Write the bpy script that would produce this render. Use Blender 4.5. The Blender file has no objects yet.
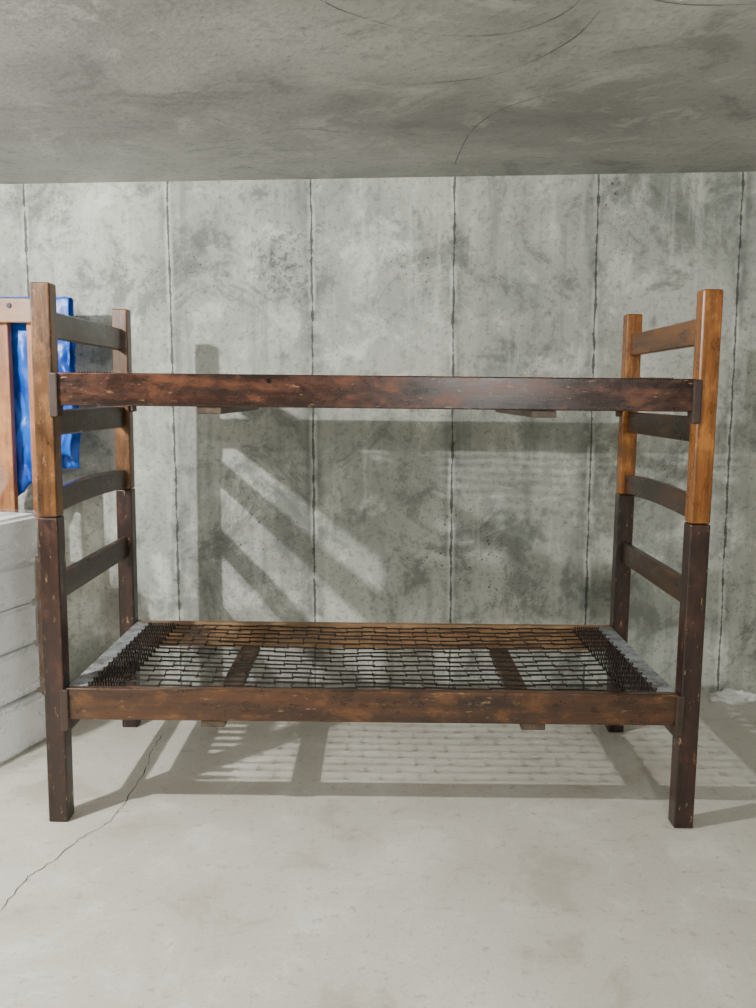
import bpy, bmesh, math, random
from mathutils import Matrix, Vector, noise
random.seed(7)
S=bpy.context.scene
COL=S.collection
CH=1.368
def srgb(r,g,b):
    f=lambda c:(c/12.92 if c<=0.04045 else ((c+0.055)/1.055)**2.4)
    return (f(r/255),f(g/255),f(b/255),1)

# ---------------- node helpers ----------------
class NT:
    def __init__(s,name):
        s.m=bpy.data.materials.new(name); s.m.use_nodes=True
        s.t=s.m.node_tree; s.n=s.t.nodes; s.l=s.t.links
        s.b=s.n['Principled BSDF']; s.out=s.n['Material Output']
        s.tc=s.n.new('ShaderNodeTexCoord').outputs['Object']
    def put(s,sock,v):
        if isinstance(v,bpy.types.NodeSocket): s.l.new(v,sock)
        elif v is not None: sock.default_value=v
    def math(s,op,a,b=None,c=None):
        n=s.n.new('ShaderNodeMath'); n.operation=op
        s.put(n.inputs[0],a); s.put(n.inputs[1],b)
        if c is not None: s.put(n.inputs[2],c)
        return n.outputs[0]
    def mapping(s,scale=(1,1,1),loc=(0,0,0),rot=(0,0,0),vec=None):
        n=s.n.new('ShaderNodeMapping'); s.l.new(vec or s.tc,n.inputs[0])
        n.inputs['Scale'].default_value=scale; n.inputs['Location'].default_value=loc; n.inputs['Rotation'].default_value=rot
        return n.outputs[0]
    def noise(s,scale,detail=3,rough=.55,vec=None,dist=0):
        n=s.n.new('ShaderNodeTexNoise'); s.l.new(vec or s.tc,n.inputs['Vector'])
        n.inputs['Scale'].default_value=scale; n.inputs['Detail'].default_value=detail
        n.inputs['Roughness'].default_value=rough; n.inputs['Distortion'].default_value=dist
        return n.outputs[0]
    def voro(s,scale,vec=None,feature='F1'):
        n=s.n.new('ShaderNodeTexVoronoi'); s.l.new(vec or s.tc,n.inputs['Vector']); n.feature=feature
        n.inputs['Scale'].default_value=scale
        return n.outputs['Distance']
    def rng(s,v,a,b,c=0,d=1,smooth=True):
        n=s.n.new('ShaderNodeMapRange'); s.put(n.inputs['Value'],v)
        if smooth: n.interpolation_type='SMOOTHSTEP'
        n.inputs['From Min'].default_value=a; n.inputs['From Max'].default_value=b
        n.inputs['To Min'].default_value=c; n.inputs['To Max'].default_value=d
        return n.outputs[0]
    def mix(s,f,a,b,mode='MIX'):
        n=s.n.new('ShaderNodeMix'); n.data_type='RGBA'; n.blend_type=mode
        s.put(n.inputs[0],f); s.put(n.inputs[6],a); s.put(n.inputs[7],b)
        return n.outputs[2]
    def bump(s,h,strength=.3,dist=.01,prev=None):
        n=s.n.new('ShaderNodeBump'); s.put(n.inputs['Height'],h)
        n.inputs['Strength'].default_value=strength; n.inputs['Distance'].default_value=dist
        if prev: s.l.new(prev,n.inputs['Normal'])
        return n.outputs[0]
    def set(s,**k):
        for a,v in k.items(): s.put(s.b.inputs[a.replace('_',' ')],v)
        return s.m

def wall_mat():
    t=NT('poured_concrete_wall')
    xyz=t.n.new('ShaderNodeSeparateXYZ'); t.l.new(t.tc,xyz.inputs[0])
    X,Z=xyz.outputs[0],xyz.outputs[2]
    big=t.noise(1.3,3,.6); med=t.noise(4.2,7,.72,dist=.3); fine=t.noise(45,3,.7)
    blot=t.noise(2.2,7,.75,dist=.9)
    streak=t.noise(1,4,.65,vec=t.mapping((11,11,1.0)))
    c=t.mix(t.rng(big,.3,.7),srgb(158,162,155),srgb(200,202,193))
    c=t.mix(t.math('MULTIPLY',t.rng(med,.50,.66),.8),c,srgb(226,228,219))
    c=t.mix(t.math('MULTIPLY',t.rng(med,.47,.34),.75),c,srgb(116,120,115))
    c=t.mix(t.math('MULTIPLY',t.rng(blot,.52,.63),.6),c,srgb(104,108,103))
    c=t.mix(t.math('MULTIPLY',t.rng(streak,.52,.70),.45),c,srgb(122,126,120))
    c=t.mix(t.math('MULTIPLY',t.rng(streak,.44,.30),.4),c,srgb(222,225,216))
    c=t.mix(t.math('MULTIPLY',t.rng(fine,.5,.70),.5),c,srgb(116,119,113))
    # bug holes (voids left by air in the pour)
    msk=t.noise(2.2,2,.5)
    d1=t.voro(24); d2=t.voro(58)
    th=t.rng(msk,.42,.75,.08,.21,False)
    fz=t.math('MULTIPLY',fine,.14)
    h1=t.math('LESS_THAN',t.math('ADD',d1,fz),th)
    h2=t.math('LESS_THAN',t.math('ADD',d2,fz),t.math('ADD',th,.04))
    holes=t.math('MAXIMUM',h1,h2)
    dx=t.math('ADD',X,.42); dz=t.math('SUBTRACT',Z,1.93)
    rr=t.math('SQRT',t.math('ADD',t.math('MULTIPLY',dx,dx),t.math('MULTIPLY',dz,dz)))
    patch=t.math('MULTIPLY',t.rng(rr,.26,.05),t.math('GREATER_THAN',t.noise(40,3,.75),.545))
    holes=t.math('MAXIMUM',holes,t.math('MULTIPLY',patch,.8))
    c=t.mix(t.math('MULTIPLY',holes,.7),c,srgb(66,69,66))
    h=t.math('SUBTRACT',t.math('MULTIPLY',fine,.5),t.math('MULTIPLY',h1,.8))
    wob=t.noise(9,3,.6)
    u=t.math('ADD',X,t.math('MULTIPLY',t.math('SUBTRACT',Z,2.3),.0105))
    u=t.math('ADD',u,t.math('MULTIPLY',t.math('SUBTRACT',wob,.5),.014))
    u=t.math('DIVIDE',t.math('SUBTRACT',u,.319),.626)
    u=t.math('ADD',u,20.0)
    fr=t.math('FRACT',u)
    wn=t.n.new('ShaderNodeTexWhiteNoise'); wn.noise_dimensions='1D'
    t.l.new(t.math('FLOOR',u),wn.inputs['W'])
    tone=t.rng(wn.outputs[0],0,1,.90,1.06,False)
    d=t.math('MULTIPLY',t.math('SUBTRACT',.5,t.math('ABSOLUTE',t.math('SUBTRACT',fr,.5))),.626)
    w=t.rng(t.noise(14,4,.75),.35,.68,.0006,.0085,False)
    line=t.math('LESS_THAN',d,w)
    halo=t.math('MULTIPLY',t.rng(d,.07,.0),t.rng(t.noise(7,4,.7),.40,.62))
    c=t.mix(t.math('MULTIPLY',halo,.65),c,srgb(98,102,98))
    lite=t.math('MULTIPLY',t.math('MULTIPLY',t.rng(d,.024,.007),t.rng(t.noise(5,3,.6),.4,.6)),.5)
    c=t.mix(lite,c,srgb(232,234,227))
    c=t.mix(t.math('MULTIPLY',line,.78),c,srgb(54,57,54))
    vm=t.n.new('ShaderNodeVectorMath'); vm.operation='SCALE'
    t.l.new(c,vm.inputs[0]); t.l.new(tone,vm.inputs['Scale'])
    c=vm.outputs[0]
    h=t.math('SUBTRACT',h,t.math('MULTIPLY',line,1.0))
    return t.set(Base_Color=c,Roughness=.85,Normal=t.bump(h,.55,.006))

def ceil_mat():
    t=NT('concrete_ceiling')
    big=t.noise(.9,3,.6); med=t.noise(3.0,7,.75,dist=.6); fine=t.noise(40,3,.7)
    st=t.noise(1,4,.65,vec=t.mapping((1.2,4,1)))
    c=t.mix(t.rng(big,.3,.7),srgb(138,138,134),srgb(180,180,175))
    c=t.mix(t.math('MULTIPLY',t.rng(st,.5,.70),.4),c,srgb(120,120,117))
    c=t.mix(t.math('MULTIPLY',t.rng(med,.52,.66),.55),c,srgb(202,202,196))
    c=t.mix(t.math('MULTIPLY',t.rng(med,.47,.34),.55),c,srgb(108,108,105))
    c=t.mix(t.math('MULTIPLY',t.rng(fine,.5,.72),.5),c,srgb(110,110,107))
    d1=t.voro(14); m=t.rng(t.noise(1.7,2),.42,.75,.0,.14,False)
    hol=t.math('LESS_THAN',t.math('ADD',d1,t.math('MULTIPLY',fine,.1)),m)
    c=t.mix(t.math('MULTIPLY',hol,.75),c,srgb(70,70,68))
    return t.set(Base_Color=c,Roughness=.6,Normal=t.bump(fine,.3,.005))

def floor_mat():
    t=NT('concrete_floor')
    big=t.noise(.8,3,.6); med=t.noise(3.2,7,.7,dist=.5); fine=t.noise(110,3,.7); sp=t.noise(24,4,.75)
    c=t.mix(t.rng(big,.3,.7),srgb(194,189,177),srgb(211,207,196))
    c=t.mix(t.math('MULTIPLY',t.rng(med,.5,.66),.55),c,srgb(227,224,214))
    c=t.mix(t.math('MULTIPLY',t.rng(med,.46,.34),.55),c,srgb(170,163,148))
    c=t.mix(t.math('MULTIPLY',t.rng(sp,.56,.68),.5),c,srgb(152,142,124))
    c=t.mix(t.math('MULTIPLY',t.rng(fine,.53,.7),.45),c,srgb(148,143,131))
    return t.set(Base_Color=c,Roughness=t.rng(med,.3,.7,.38,.58),Normal=t.bump(fine,.15,.002))

def wood(name,dark,mid,light,axis,rough=.42,wear=.3,gs=1.0):
    t=NT(name)
    lo,hi=2.2*gs,42*gs
    sc={'X':(lo,hi,hi),'Y':(hi,lo,hi),'Z':(hi,hi,lo)}[axis]
    g=t.noise(1,4,.65,vec=t.mapping(sc),dist=.3)
    lo2,hi2=6,170
    sc2={'X':(lo2,hi2,hi2),'Y':(hi2,lo2,hi2),'Z':(hi2,hi2,lo2)}[axis]
    g2=t.noise(1,3,.6,vec=t.mapping(sc2))
    bs={'X':(7,14,14),'Y':(14,7,14),'Z':(14,14,7)}[axis]
    blot=t.noise(1,6,.75,vec=t.mapping(bs),dist=.2)
    c=t.mix(t.rng(g,.3,.68),dark,mid)
    c=t.mix(t.math('MULTIPLY',t.rng(blot,.5,.64),.6),c,light)
    c=t.mix(t.math('MULTIPLY',t.rng(blot,.47,.36),.7),c,dark)
    c=t.mix(t.math('MULTIPLY',t.rng(g2,.5,.75),.4),c,dark)
    scr=t.noise(1,4,.8,vec=t.mapping({'X':(16,70,70),'Y':(70,16,70),'Z':(70,70,16)}[axis]))
    c=t.mix(t.math('MULTIPLY',t.rng(scr,.61,.69),wear),c,srgb(196,158,112))
    return t.set(Base_Color=c,Roughness=t.rng(blot,.3,.7,rough-.1,rough+.1),Coat_Weight=.2,Coat_Roughness=.25,Normal=t.bump(g,.12,.002))

def plain(name,col,rough=.5,metal=0,bs=0,bscale=30,var=.25):
    t=NT(name); n=t.noise(bscale,3,.6)
    dk=tuple(x*(1-var) for x in col[:3])+(1,)
    c=t.mix(t.rng(n,.35,.65),dk,col)
    k=dict(Base_Color=c,Roughness=rough,Metallic=metal)
    if bs: k['Normal']=t.bump(n,bs,.01)
    return t.set(**k)

# ---------------- geometry helpers ----------------
def obj(name,me,mat=None,parent=None):
    o=bpy.data.objects.new(name,me); COL.objects.link(o)
    if mat: me.materials.append(mat)
    if parent: o.parent=parent
    return o
def box(name,x0,x1,y0,y1,z0,z1,mat,parent=None,bev=0.003,segs=2):
    bm=bmesh.new(); bmesh.ops.create_cube(bm,size=1)
    for v in bm.verts:
        v.co=Vector(((x0+x1)/2+v.co.x*(x1-x0),(y0+y1)/2+v.co.y*(y1-y0),(z0+z1)/2+v.co.z*(z1-z0)))
    if bev: bmesh.ops.bevel(bm,geom=bm.edges[:],offset=bev,segments=segs,affect='EDGES',profile=.5)
    me=bpy.data.meshes.new(name); bm.to_mesh(me); bm.free()
    return obj(name,me,mat,parent)
def board_y(name,x0,x1,y0,y1,zb,zt,arch_t,arch_b,mat,parent,n=14):
    bm=bmesh.new(); rings=[]
    for i in range(n+1):
        u=i/n; y=y0+(y1-y0)*u; s=math.sin(math.pi*u)
        a,b=zb+arch_b*s,zt+arch_t*s; e=.004
        pts=[(x0,a+e),(x0+e,a),(x1-e,a),(x1,a+e),(x1,b-e),(x1-e,b),(x0+e,b),(x0,b-e)]
        rings.append([bm.verts.new((p[0],y,p[1])) for p in pts])
    for i in range(n):
        for j in range(8):
            bm.faces.new((rings[i][j],rings[i][(j+1)%8],rings[i+1][(j+1)%8],rings[i+1][j]))
    bm.faces.new(rings[0]); bm.faces.new(rings[-1][::-1])
    bmesh.ops.recalc_face_normals(bm,faces=bm.faces[:])
    me=bpy.data.meshes.new(name); bm.to_mesh(me); bm.free()
    return obj(name,me,mat,parent)
def wires(name,lines,rad,mat,parent,res=0):
    cu=bpy.data.curves.new(name+'_c','CURVE'); cu.dimensions='3D'; cu.bevel_depth=rad; cu.bevel_resolution=res
    for pts,cyc in lines:
        sp=cu.splines.new('POLY'); sp.points.add(len(pts)-1)
        for p,q in zip(sp.points,pts): p.co=(q[0],q[1],q[2],1)
        sp.use_cyclic_u=cyc
    tmp=bpy.data.objects.new('tmp',cu); COL.objects.link(tmp)
    dg=bpy.context.evaluated_depsgraph_get(); dg.update()
    me=bpy.data.meshes.new_from_object(tmp.evaluated_get(dg)); me.name=name
    bpy.data.objects.remove(tmp); me.materials.clear()
    for p in me.polygons: p.use_smooth=True
    return obj(name,me,mat,parent)
def ribbon(name,pts,w,z,mat,parent):
    bm=bmesh.new(); prev=None
    for i,p in enumerate(pts):
        a=Vector(pts[max(0,i-1)]); b=Vector(pts[min(len(pts)-1,i+1)])
        d=(b-a); d=Vector((-d.y,d.x)).normalized()*w*random.uniform(.2,1.0)
        zz=z(p[0]) if callable(z) else z
        v=[bm.verts.new((p[0]+d.x,p[1]+d.y,zz)),bm.verts.new((p[0]-d.x,p[1]-d.y,zz))]
        if prev: bm.faces.new((prev[0],prev[1],v[1],v[0]))
        prev=v
    me=bpy.data.meshes.new(name); bm.to_mesh(me); bm.free()
    return obj(name,me,mat,parent)
def jag(pts,n,amp):
    out=[]
    for i in range(len(pts)-1):
        a,b=Vector(pts[i]),Vector(pts[i+1])
        for k in range(n):
            p=a.lerp(b,k/n); d=(b-a).normalized()
            o=random.uniform(-amp,amp); out.append((p.x-d.y*o,p.y+d.x*o))
    out.append(tuple(pts[-1])); return out
def smooth_path(pts,n=6):
    out=[]; P=[pts[0]]+list(pts)+[pts[-1]]
    for i in range(1,len(P)-2):
        p0,p1,p2,p3=[Vector(q) for q in P[i-1:i+3]]
        for k in range(n):
            u=k/n
            out.append(tuple(.5*((2*p1)+(p2-p0)*u+(2*p0-5*p1+4*p2-p3)*u*u+(3*p1-p0-3*p2+p3)*u**3)))
    out.append(tuple(pts[-1])); return out
def empty(name):
    e=bpy.data.objects.new(name,None); COL.objects.link(e); e.empty_display_size=.1; return e

# ---------------- room ----------------
WY=3.94
mw=wall_mat(); mf=floor_mat(); mc=ceil_mat()
box('floor',-3.3,3.3,-2.6,WY+.1,-.12,0,mf,bev=0)
box('wall_back',-3.3,3.3,WY,WY+.15,0,2.6,mw,bev=0)
box('wall_left',-3.3,-3.15,-2.6,WY,0,2.6,mw,bev=0)
box('wall_right',3.15,3.3,-2.6,WY,0,2.6,mw,bev=0)
box('wall_front',-3.15,3.15,-2.6,-2.45,0,2.6,mw,bev=0)
CS=.0262
cz=lambda x:2.304+CS*x
bm=bmesh.new(); vs=[]
for z in (0,.2):
    for x,y in ((-3.3,-2.6),(3.3,-2.6),(3.3,WY+.15),(-3.3,WY+.15)):
        vs.append(bm.verts.new((x,y,cz(x)+z)))
bm.faces.new(vs[0:4][::-1]); bm.faces.new(vs[4:8])
for i in range(4): bm.faces.new((vs[i],vs[(i+1)%4],vs[4+(i+1)%4],vs[4+i]))
bmesh.ops.recalc_face_normals(bm,faces=bm.faces[:])
me=bpy.data.meshes.new('ceiling'); bm.to_mesh(me); bm.free(); ceiling=obj('ceiling',me,mc)
crackm=plain('crack_dark',srgb(86,83,78),.95)
scrm=plain('scratch_grey',srgb(92,92,89),.9)
floor=bpy.data.objects['floor']
TH=math.radians(7.12); F=873.0
def unproj(px,py,zrel):
    r=math.radians(-.6)
    a,b=px-378,py-504
    c,s=math.cos(r),math.sin(r)
    a,b=a*c-b*s,a*s+b*c
    dx=a/F; up=-b/F
    dirv=Vector((dx,math.cos(TH)+up*math.sin(TH),-math.sin(TH)+up*math.cos(TH)))
    k=zrel/dirv.z; return (dirv.x*k,dirv.y*k)
fl=[unproj(*p,-CH) for p in ((0,910),(28,876),(52,862),(84,836),(110,822),(126,800),(146,770),(152,750),(162,735))]
ribbon('floor_crack',jag(fl,7,.006),.0022,.0012,crackm,floor)
for arr in (((318,-4),(345,10),(400,28),(450,37),(510,36),(560,20),(585,0)),
            ((240,160),(262,168),(290,173),(328,181)),((432,84),(480,80),(530,66),(575,42),(600,16)),
            ((455,165),(470,135),(498,114),(540,100)),((262,130),(300,126),(350,132)),((610,-5),(680,12),(756,14))):
    pts=[unproj(*p,.936) for p in arr]
    ribbon('ceiling_scratch',smooth_path(pts),.0020,lambda x:cz(x)-.0012,scrm,ceiling)

# ---------------- bunk bed ----------------
bed=empty('bunk_bed')
up_l=wood('post_upper_brown_wood',srgb(56,33,15),srgb(104,66,28),srgb(148,98,44),'Z',.36,.3)
up_r=wood('post_upper_honey_wood',srgb(94,53,16),srgb(150,90,29),srgb(190,124,47),'Z',.34,.25)
lowp=wood('post_lower_dark_wood',srgb(26,14,11),srgb(50,26,18),srgb(80,47,33),'Z',.36,.6)
railU=wood('rail_upper_wood',srgb(30,15,10),srgb(66,33,19),srgb(112,62,31),'X',.3,.4,.7)
railL=wood('rail_lower_wood',srgb(40,23,13),srgb(80,48,25),srgb(120,78,40),'X',.33,.4,.7)
railB=wood('rail_inner_light_wood',srgb(96,70,44),srgb(138,104,68),srgb(166,132,92),'X',.5,.3)
rungM=wood('rung_wood',srgb(30,18,12),srgb(60,37,21),srgb(92,59,33),'Y',.34,.3)
rungH=wood('rung_honey_wood',srgb(68,39,14),srgb(114,70,26),srgb(146,92,36),'Y',.34,.2)
slatM=wood('slat_wood',srgb(54,42,32),srgb(82,65,48),srgb(106,87,66),'Y',.6,.3)
blockM=plain('dark_bracket_block',srgb(60,45,36),.5)
gt=NT('galvanised_steel'); gn=gt.noise(22,5,.7); gn2=gt.noise(12,5,.75)
gc=gt.mix(gt.rng(gn,.35,.65),srgb(120,125,128),srgb(170,176,179))
gc=gt.mix(gt.math('MULTIPLY',gt.rng(gn2,.46,.60),.75),gc,srgb(86,70,58))
galv=gt.set(Base_Color=gc,Roughness=.5,Metallic=.3)
steel=plain('dark_spring_steel',srgb(56,48,44),.45,.6)
boltM=plain('bolt_black',srgb(24,20,18),.4,.5)
W=.062; YF=2.645; YB=3.447; D=.062; H=1.69; J=.985
XOL=-1.043; XOR=1.020
for sx,sn in ((-1,'left'),(1,'right')):
    xo=XOL if sx<0 else XOR; xi=xo-sx*W
    a,b=sorted((xo,xi))
    for y0,yn in ((YF,'front'),(YB,'back')):
        top=up_r if sx>0 else up_l
        box(f'post_lower_{sn}_{yn}',a,b,y0,y0+D,0,J-.001,lowp,bed,.005,3)
        box(f'post_upper_{sn}_{yn}',a+.0008,b-.0008,y0+.0008,y0+D-.0008,J+.001,H,top,bed,.006,3)
    xc=(xo+xi)/2; x0,x1=xc-.012,xc+.012
    for k,(zb,zt,at,ab,m) in enumerate(((1.530,1.612,0,0,1),(1.232,1.312,0,0,0),(.990,1.064,.013,.009,0),(.712,.796,0,0,0),(.262,.335,0,0,0))):
        board_y(f'ladder_rung_{sn}_{k+1}',x0,x1,YF+D-.004,YB+.004,zb,zt,at,ab,rungH if (m and sx>0) else rungM,bed)
XI0,XI1=XOL+W,XOR-W; XM=(XI0+XI1)/2; HX=(XI1-XI0)/2
def bunk(tag,zb,zt,mr):
    box(f'rail_front_{tag}',XI0+.004,XI1-.004,YF+.006,YF+.036,zb,zt,mr,bed,.004,3)
    box(f'rail_back_{tag}',XI0+.004,XI1-.004,YB+.018,YB+.048,zb,zt,railB if tag=='lower' else mr,bed,.004,3)
    for sx in (-1,1):
        xi=XI0 if sx<0 else XI1; L_='l' if sx<0 else 'r'
        for yy,n in ((YF-.004,'front'),(YB+.012,'back')):
            a,b=sorted((xi+sx*.012,xi-sx*.014))
            box(f'rail_block_{tag}_{n}_{L_}',a,b,yy,yy+.05,zb-.035,zt-.002,blockM,bed,.004)
        a,b=sorted((xi-sx*.004,xi-sx*.062))
        box(f'end_angle_top_{tag}_{L_}',a,b,YF+.037,YB+.017,zt-.006,zt-.001,galv,bed,.001)
        a,b=sorted((xi-sx*.004,xi-sx*.010))
        box(f'end_angle_web_{tag}_{L_}',a,b,YF+.037,YB+.017,zt-.055,zt-.006,galv,bed,.001)
    for i,xc in enumerate((-.515,.50)):
        box(f'cross_slat_{tag}_{i+1}',xc-.038,xc+.038,YF+.012,YB+.042,zb-.022,zb-.0005,slatM,bed,.003)
    if tag=='upper':
      for xc in (-.335,):
        bm=bmesh.new(); bmesh.ops.create_cone(bm,cap_ends=True,segments=16,radius1=.008,radius2=.006,depth=.006,
            matrix=Matrix.Translation((xc,YF+.004,zt-.018))@Matrix.Rotation(math.pi/2,4,'X'))
        me=bpy.data.meshes.new('b'); bm.to_mesh(me); bm.free(); obj(f'bolt_{tag}',me,boltM,bed)
    N=15; y0,y1=YF+.06,YB-.005
    xs=HX-.05; coil=.125; xe=xs-coil; nl=15; L=2*xe/nl
    lines=[]; heavy=[]; zs=zt-.006
    dy=lambda x,y:.006*noise.noise(Vector((x*3.1,y*9,zt)))*(1-min(1,(x/xe)**2))
    sag=lambda x,y:zs-(.012*math.sin(math.pi*(y-YF)/(YB-YF+D))+.006*(noise.noise(Vector((x*4,y*7,zt+3)))))*(1-min(1,(x/xe)**2))
    rows=[y0+(y1-y0)*i/(N-1) for i in range(N)]
    for r,y in enumerate(rows):
        off=(r%2)*L/2
        edges=[-xe]+[-xe+off+L*i+random.uniform(-.007,.007) for i in range(0 if off else 1,nl+1) if -xe+off+L*i<xe-.02]+[xe]
        for k in range(len(edges)-1):
            xa,xb=edges[k],edges[k+1]; g=.005
            jy=[random.uniform(-.0025,.0025) for _ in range(2)]
            lo=[(xa+.002,y-g*.5),(xa+.010,y-g),(xb-.010,y-g+jy[0]),(xb+.003,y-.002),(xb+.003,y+.002),(xb-.010,y+g),(xa+.010,y+g+jy[1]),(xa+.002,y+g*.5)]
            lines.append(([(XM+p[0],p[1]+dy(p[0],y),sag(p[0],y)+(.002 if k%2 else -.001)) for p in lo],True))
            ya=y+dy(xa,y)
            ring=[(XM+xa+.006*math.cos(a),ya+.009*math.sin(a),sag(xa,y)+.003*math.sin(2*a)) for a in [i*math.tau/6 for i in range(6)]]
            lines.append((ring,True))
            if r<N-1:
                y2=rows[r+1]+dy(xa,rows[r+1])
                pts=[(XM+xa+.003*math.sin(i*math.pi/2),ya+.004+(y2-ya-.008)*i/5,sag(xa,y)+.003*math.cos(i*math.pi/2)) for i in range(6)]
                if 0<k: lines.append((pts,False))
        for sx in (-1,1):
            T=12; pts=[(XM+sx*(xs+.012),y,zs+.004)]
            for i in range(T*8+1):
                u=i/(T*8); a=u*T*math.tau
                pts.append((XM+sx*(xs-.008-u*(coil-.02)),y+.0105*math.cos(a),zs-.002+.0105*math.sin(a)))
            pts.append((XM+sx*xe,y,zs))
            heavy.append((pts,False))
    wires(f'link_spring_{tag}',lines,.0019,steel,bed)
    wires(f'end_coil_springs_{tag}',heavy,.0029,steel,bed)
bunk('lower',.340,.442,railL)
bunk('upper',1.327,1.426,railU)

# ---------------- foam stack ----------------
stack=empty('foam_packaging_stack')
foam=NT('white_foam'); n=foam.noise(40,3,.6)
foamM=foam.set(Base_Color=foam.mix(foam.rng(n,.3,.7),srgb(248,250,252),srgb(254,255,255)),Roughness=.5)
wp=NT('clear_plastic_wrap')
wn_=wp.noise(1,4,.65,vec=wp.mapping((8,8,15),rot=(.5,.3,.2)),dist=1.5)
bmp=wp.bump(wn_,.6,.02)
tr=wp.n.new('ShaderNodeBsdfTransparent'); tr.inputs[0].default_value=(.995,.997,1,1)
gl=wp.n.new('ShaderNodeBsdfGlossy'); gl.inputs['Roughness'].default_value=.14; gl.inputs['Color'].default_value=(1,1,1,1); wp.l.new(bmp,gl.inputs['Normal'])
tl=wp.n.new('ShaderNodeBsdfTranslucent'); tl.inputs[0].default_value=(.97,.98,1,1)
df=wp.n.new('ShaderNodeBsdfDiffuse'); df.inputs[0].default_value=(.95,.96,.98,1)
def msh(f,a,b):
    m=wp.n.new('ShaderNodeMixShader'); wp.put(m.inputs[0],f); wp.l.new(a.outputs[0],m.inputs[1]); wp.l.new(b.outputs[0],m.inputs[2]); return m
milky=msh(.5,df,tl)
body=msh(wp.rng(wn_,.46,.66,.02,.30),tr,milky)
fin=msh(.08,body,gl)
wp.l.new(fin.outputs[0],wp.out.inputs['Surface']); wp.n.remove(wp.b)
wrapM=wp.m
C0=Vector((-1.305,3.33)); du=Vector((-.27,-.963)).normalized(); dv=Vector((-.963,.27)).normalized()
zz=0.0
for i,hh in enumerate((.20,.19,.165,.165,.185)):
    o1=random.uniform(0,.03); rr=random.uniform(-.04,.04)
    bm=bmesh.new(); bmesh.ops.create_cube(bm,size=1)
    L2,W2=.62,.44
    for v in bm.verts:
        p=C0+du*(L2/2-v.co.x*L2)+dv*(W2/2-v.co.y*W2+o1)
        v.co=Vector((p.x,p.y,zz+hh/2+v.co.z*(hh-.006)))
    bmesh.ops.rotate(bm,cent=Vector((C0.x-.3,C0.y-.25,0)),matrix=Matrix.Rotation(rr,3,'Z'),verts=bm.verts[:])
    bmesh.ops.bevel(bm,geom=bm.edges[:],offset=.014,segments=3,affect='EDGES')
    bmesh.ops.recalc_face_normals(bm,faces=bm.faces[:])
    me=bpy.data.meshes.new('f'); bm.to_mesh(me); bm.free(); obj(f'foam_block_{i+1}',me,foamM,stack)
    if i==0:
        for v in me.vertices: v.co.z-=.003
    zz+=hh
    if i<4:
        c0=C0+du*.31+dv*.24
        box(f'foam_spacer_{i+1}',c0.x-.15,c0.x+.15,c0.y-.20,c0.y+.20,zz-.006,zz+.006,foamM,stack,.002)
ztop=zz
bm=bmesh.new(); per=[]
cs=[C0-du*.012-dv*.012, C0+du*.64-dv*.012, C0+du*.64+dv*.5, C0-du*.012+dv*.5]
nseg=30
for i in range(4):
    a,b=cs[i],cs[(i+1)%4]
    for k in range(nseg): per.append(a.lerp(b,k/nseg))
nz=44; grid=[]; cen=C0+du*.31+dv*.24
for j in range(nz+1):
    row=[]; z=.012+(ztop+.005-.012)*j/nz
    for p in per:
        q=Vector((p.x*6,p.y*6,z*7)); d=(p-cen).normalized()
        w=.016*noise.noise(q*1.5)+.014*abs(noise.noise(q*3.1))+.008*abs(noise.noise(q*7))
        row.append(bm.verts.new((p.x+d.x*w,p.y+d.y*w,z)))
    grid.append(row)
M=len(per)
for j in range(nz):
    for i in range(M): bm.faces.new((grid[j][i],grid[j][(i+1)%M],grid[j+1][(i+1)%M],grid[j+1][i]))
bmesh.ops.recalc_face_normals(bm,faces=bm.faces[:])
me=bpy.data.meshes.new('wrap'); bm.to_mesh(me); bm.free()
for p in me.polygons: p.use_smooth=True
obj('plastic_wrap',me,wrapM,stack)
def crumple(name,cx,cy,z0,rx,ry,rz,mat,parent,seed=0,sub=5):
    bm=bmesh.new(); bmesh.ops.create_icosphere(bm,subdivisions=sub,radius=1)
    for v in bm.verts:
        q=v.co.copy(); s=Vector((seed,seed*2,0)); r=1+.35*noise.noise(q*2.2+s)+.22*noise.noise(q*5+s)
        r+=.16*abs(noise.noise(q*9+s))
        v.co=Vector((cx+q.x*rx*r,cy+q.y*ry*r,max(z0,z0+rz*.5+q.z*rz*r)))
    me=bpy.data.meshes.new(name); bm.to_mesh(me); bm.free()
    for p in me.polygons: p.use_smooth=True
    return obj(name,me,mat,parent)
crumple('crumpled_plastic',-1.555,3.22,ztop-.004,.13,.14,.19,wrapM,stack)
wpM=plain('white_paper',srgb(232,232,228),.7,0,.3,20,.1)
crumple('crumpled_white_paper',1.63,3.84,0,.10,.05,.034,wpM,None,3,4)

# ---------------- wooden rack + tarp ----------------
rack=empty('wooden_rack_frame')
oakZ=wood('oak_vertical',srgb(132,80,44),srgb(182,118,68),srgb(204,144,90),'Z',.5,.1,.6)
oakX=wood('oak_horizontal',srgb(126,90,60),srgb(170,128,92),srgb(190,152,114),'X',.5,.1,.6)
for n,(a,b) in enumerate(((-1.585,-1.500),(-1.425,-1.365),(-2.10,-2.02))):
    box(f'rack_post_{n+1}',a,b,3.575,3.615,0,1.66,oakZ,rack,.004)
for nm,a,b in (('top',1.640,1.735),('mid',.75,.84),('low',.08,.17)):
    box(f'rack_{nm}_rail',-2.12,-1.36,3.54,3.574,a,b,oakX,rack,.004)
box('rack_back_rail',-2.12,-1.32,3.66,3.69,1.66,1.73,oakX,rack,.004)
for a,b in ((-2.1,-2.02),(-1.425,-1.365)):
    box('rack_side_tie',a,b,3.6155,3.6595,1.60,1.66,oakX,rack,.003)
    box('rack_back_post',a,b,3.66,3.69,0,1.6595,oakZ,rack,.003)
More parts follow.
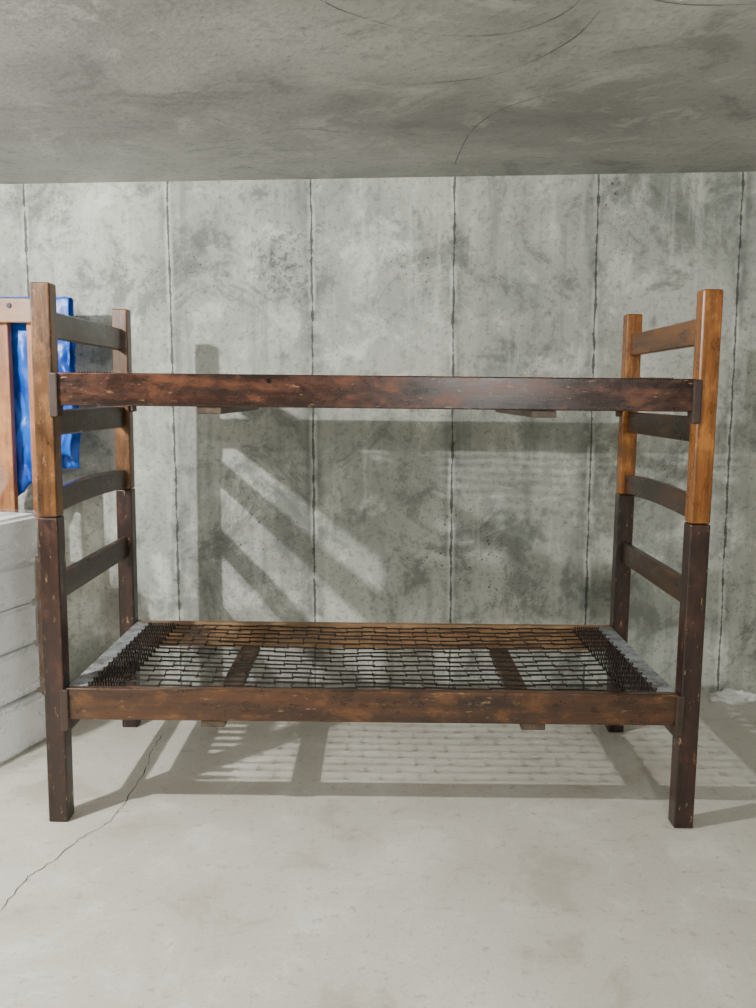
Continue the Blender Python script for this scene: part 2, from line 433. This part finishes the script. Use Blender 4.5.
for xc in (-1.545,-1.475):
    for zc in (1.705,):
        bm=bmesh.new(); bmesh.ops.create_cone(bm,cap_ends=True,segments=16,radius1=.011,radius2=.009,depth=.006,
            matrix=Matrix.Translation((xc,3.537,zc))@Matrix.Rotation(math.pi/2,4,'X'))
        me=bpy.data.meshes.new('b'); bm.to_mesh(me); bm.free(); obj('rack_bolt',me,boltM,rack)
tp=NT('blue_tarp'); wv=tp.noise(6,3,.6,dist=.6)
tarpM=tp.set(Base_Color=tp.mix(tp.rng(wv,.3,.7),srgb(6,66,170),srgb(20,112,228)),Roughness=.36,Normal=tp.bump(wv,.5,.02))
bm=bmesh.new(); NX,NS=70,100; g=[]
for i in range(NX+1):
    u=i/NX; x=-1.66+u*(.385); col=[]
    bot=.93+.19*max(0,(u-.45)/.55)**.7+.02*math.sin(u*17)
    for j in range(NS+1):
        s=j/NS
        if s<.5: z=bot+(1.742-bot)*(s/.5); y=3.648
        elif s<.58: a=(s-.5)/.08*math.pi; y=3.675-.027*math.cos(a); z=1.742+.012*math.sin(a)
        else: z=1.742-(s-.58)/.42*.7; y=3.704
        hang=min(1,abs(1.742-z)*4)
        f=.022*abs(math.sin(x*38+z*5+2*noise.noise(Vector((x*4,z*3,1)))))+.022*noise.noise(Vector((x*12,z*8,y)))+.012*noise.noise(Vector((x*30,z*22,y)))
        y+=(abs(f)*hang) if s>.54 else (-abs(f)*hang*.75)
        xx=x+(.022*noise.noise(Vector((z*5,u*2,2)))+.010*noise.noise(Vector((z*19,u*2,5))))*hang
        col.append(bm.verts.new((xx,y,z+.008*noise.noise(Vector((x*25,y*3,0))))))
    g.append(col)
for i in range(NX):
    for j in range(NS): bm.faces.new((g[i][j],g[i+1][j],g[i+1][j+1],g[i][j+1]))
me=bpy.data.meshes.new('blue_tarp'); bm.to_mesh(me); bm.free()
for p in me.polygons: p.use_smooth=True
tarp=obj('blue_tarp',me,tarpM)
sm=tarp.modifiers.new('t','SOLIDIFY'); sm.thickness=.002

# ---------------- lights ----------------
def point(name,loc,e,r,col=(1,1,1)):
    l=bpy.data.lights.new(name,'POINT'); l.energy=e; l.shadow_soft_size=r; l.color=col
    o=bpy.data.objects.new(name,l); o.location=loc; COL.objects.link(o)
point('hanging_bulb_left',(-2.0,1.6,CH+.78),315,.025,(1,.99,.965))
point('fill_light_rear',(.7,-.4,1.80),115,.15,(1,.99,.965))  # added soft fill behind the camera to brighten ceiling and foam, no actual bulb
w=bpy.data.worlds.new('w'); S.world=w; w.use_nodes=True
w.node_tree.nodes['Background'].inputs[0].default_value=(.5,.5,.5,1); w.node_tree.nodes['Background'].inputs[1].default_value=.3

# ---------------- camera ----------------
cam=bpy.data.cameras.new('camera'); co=bpy.data.objects.new('camera',cam); COL.objects.link(co)
cam.sensor_fit='AUTO'; cam.sensor_width=36; cam.lens=F/1008*36
co.matrix_world=Matrix.Translation((0,0,CH))@Matrix.Rotation(math.radians(90)-TH,4,'X')@Matrix.Rotation(math.radians(.6),4,'Z')
S.camera=co
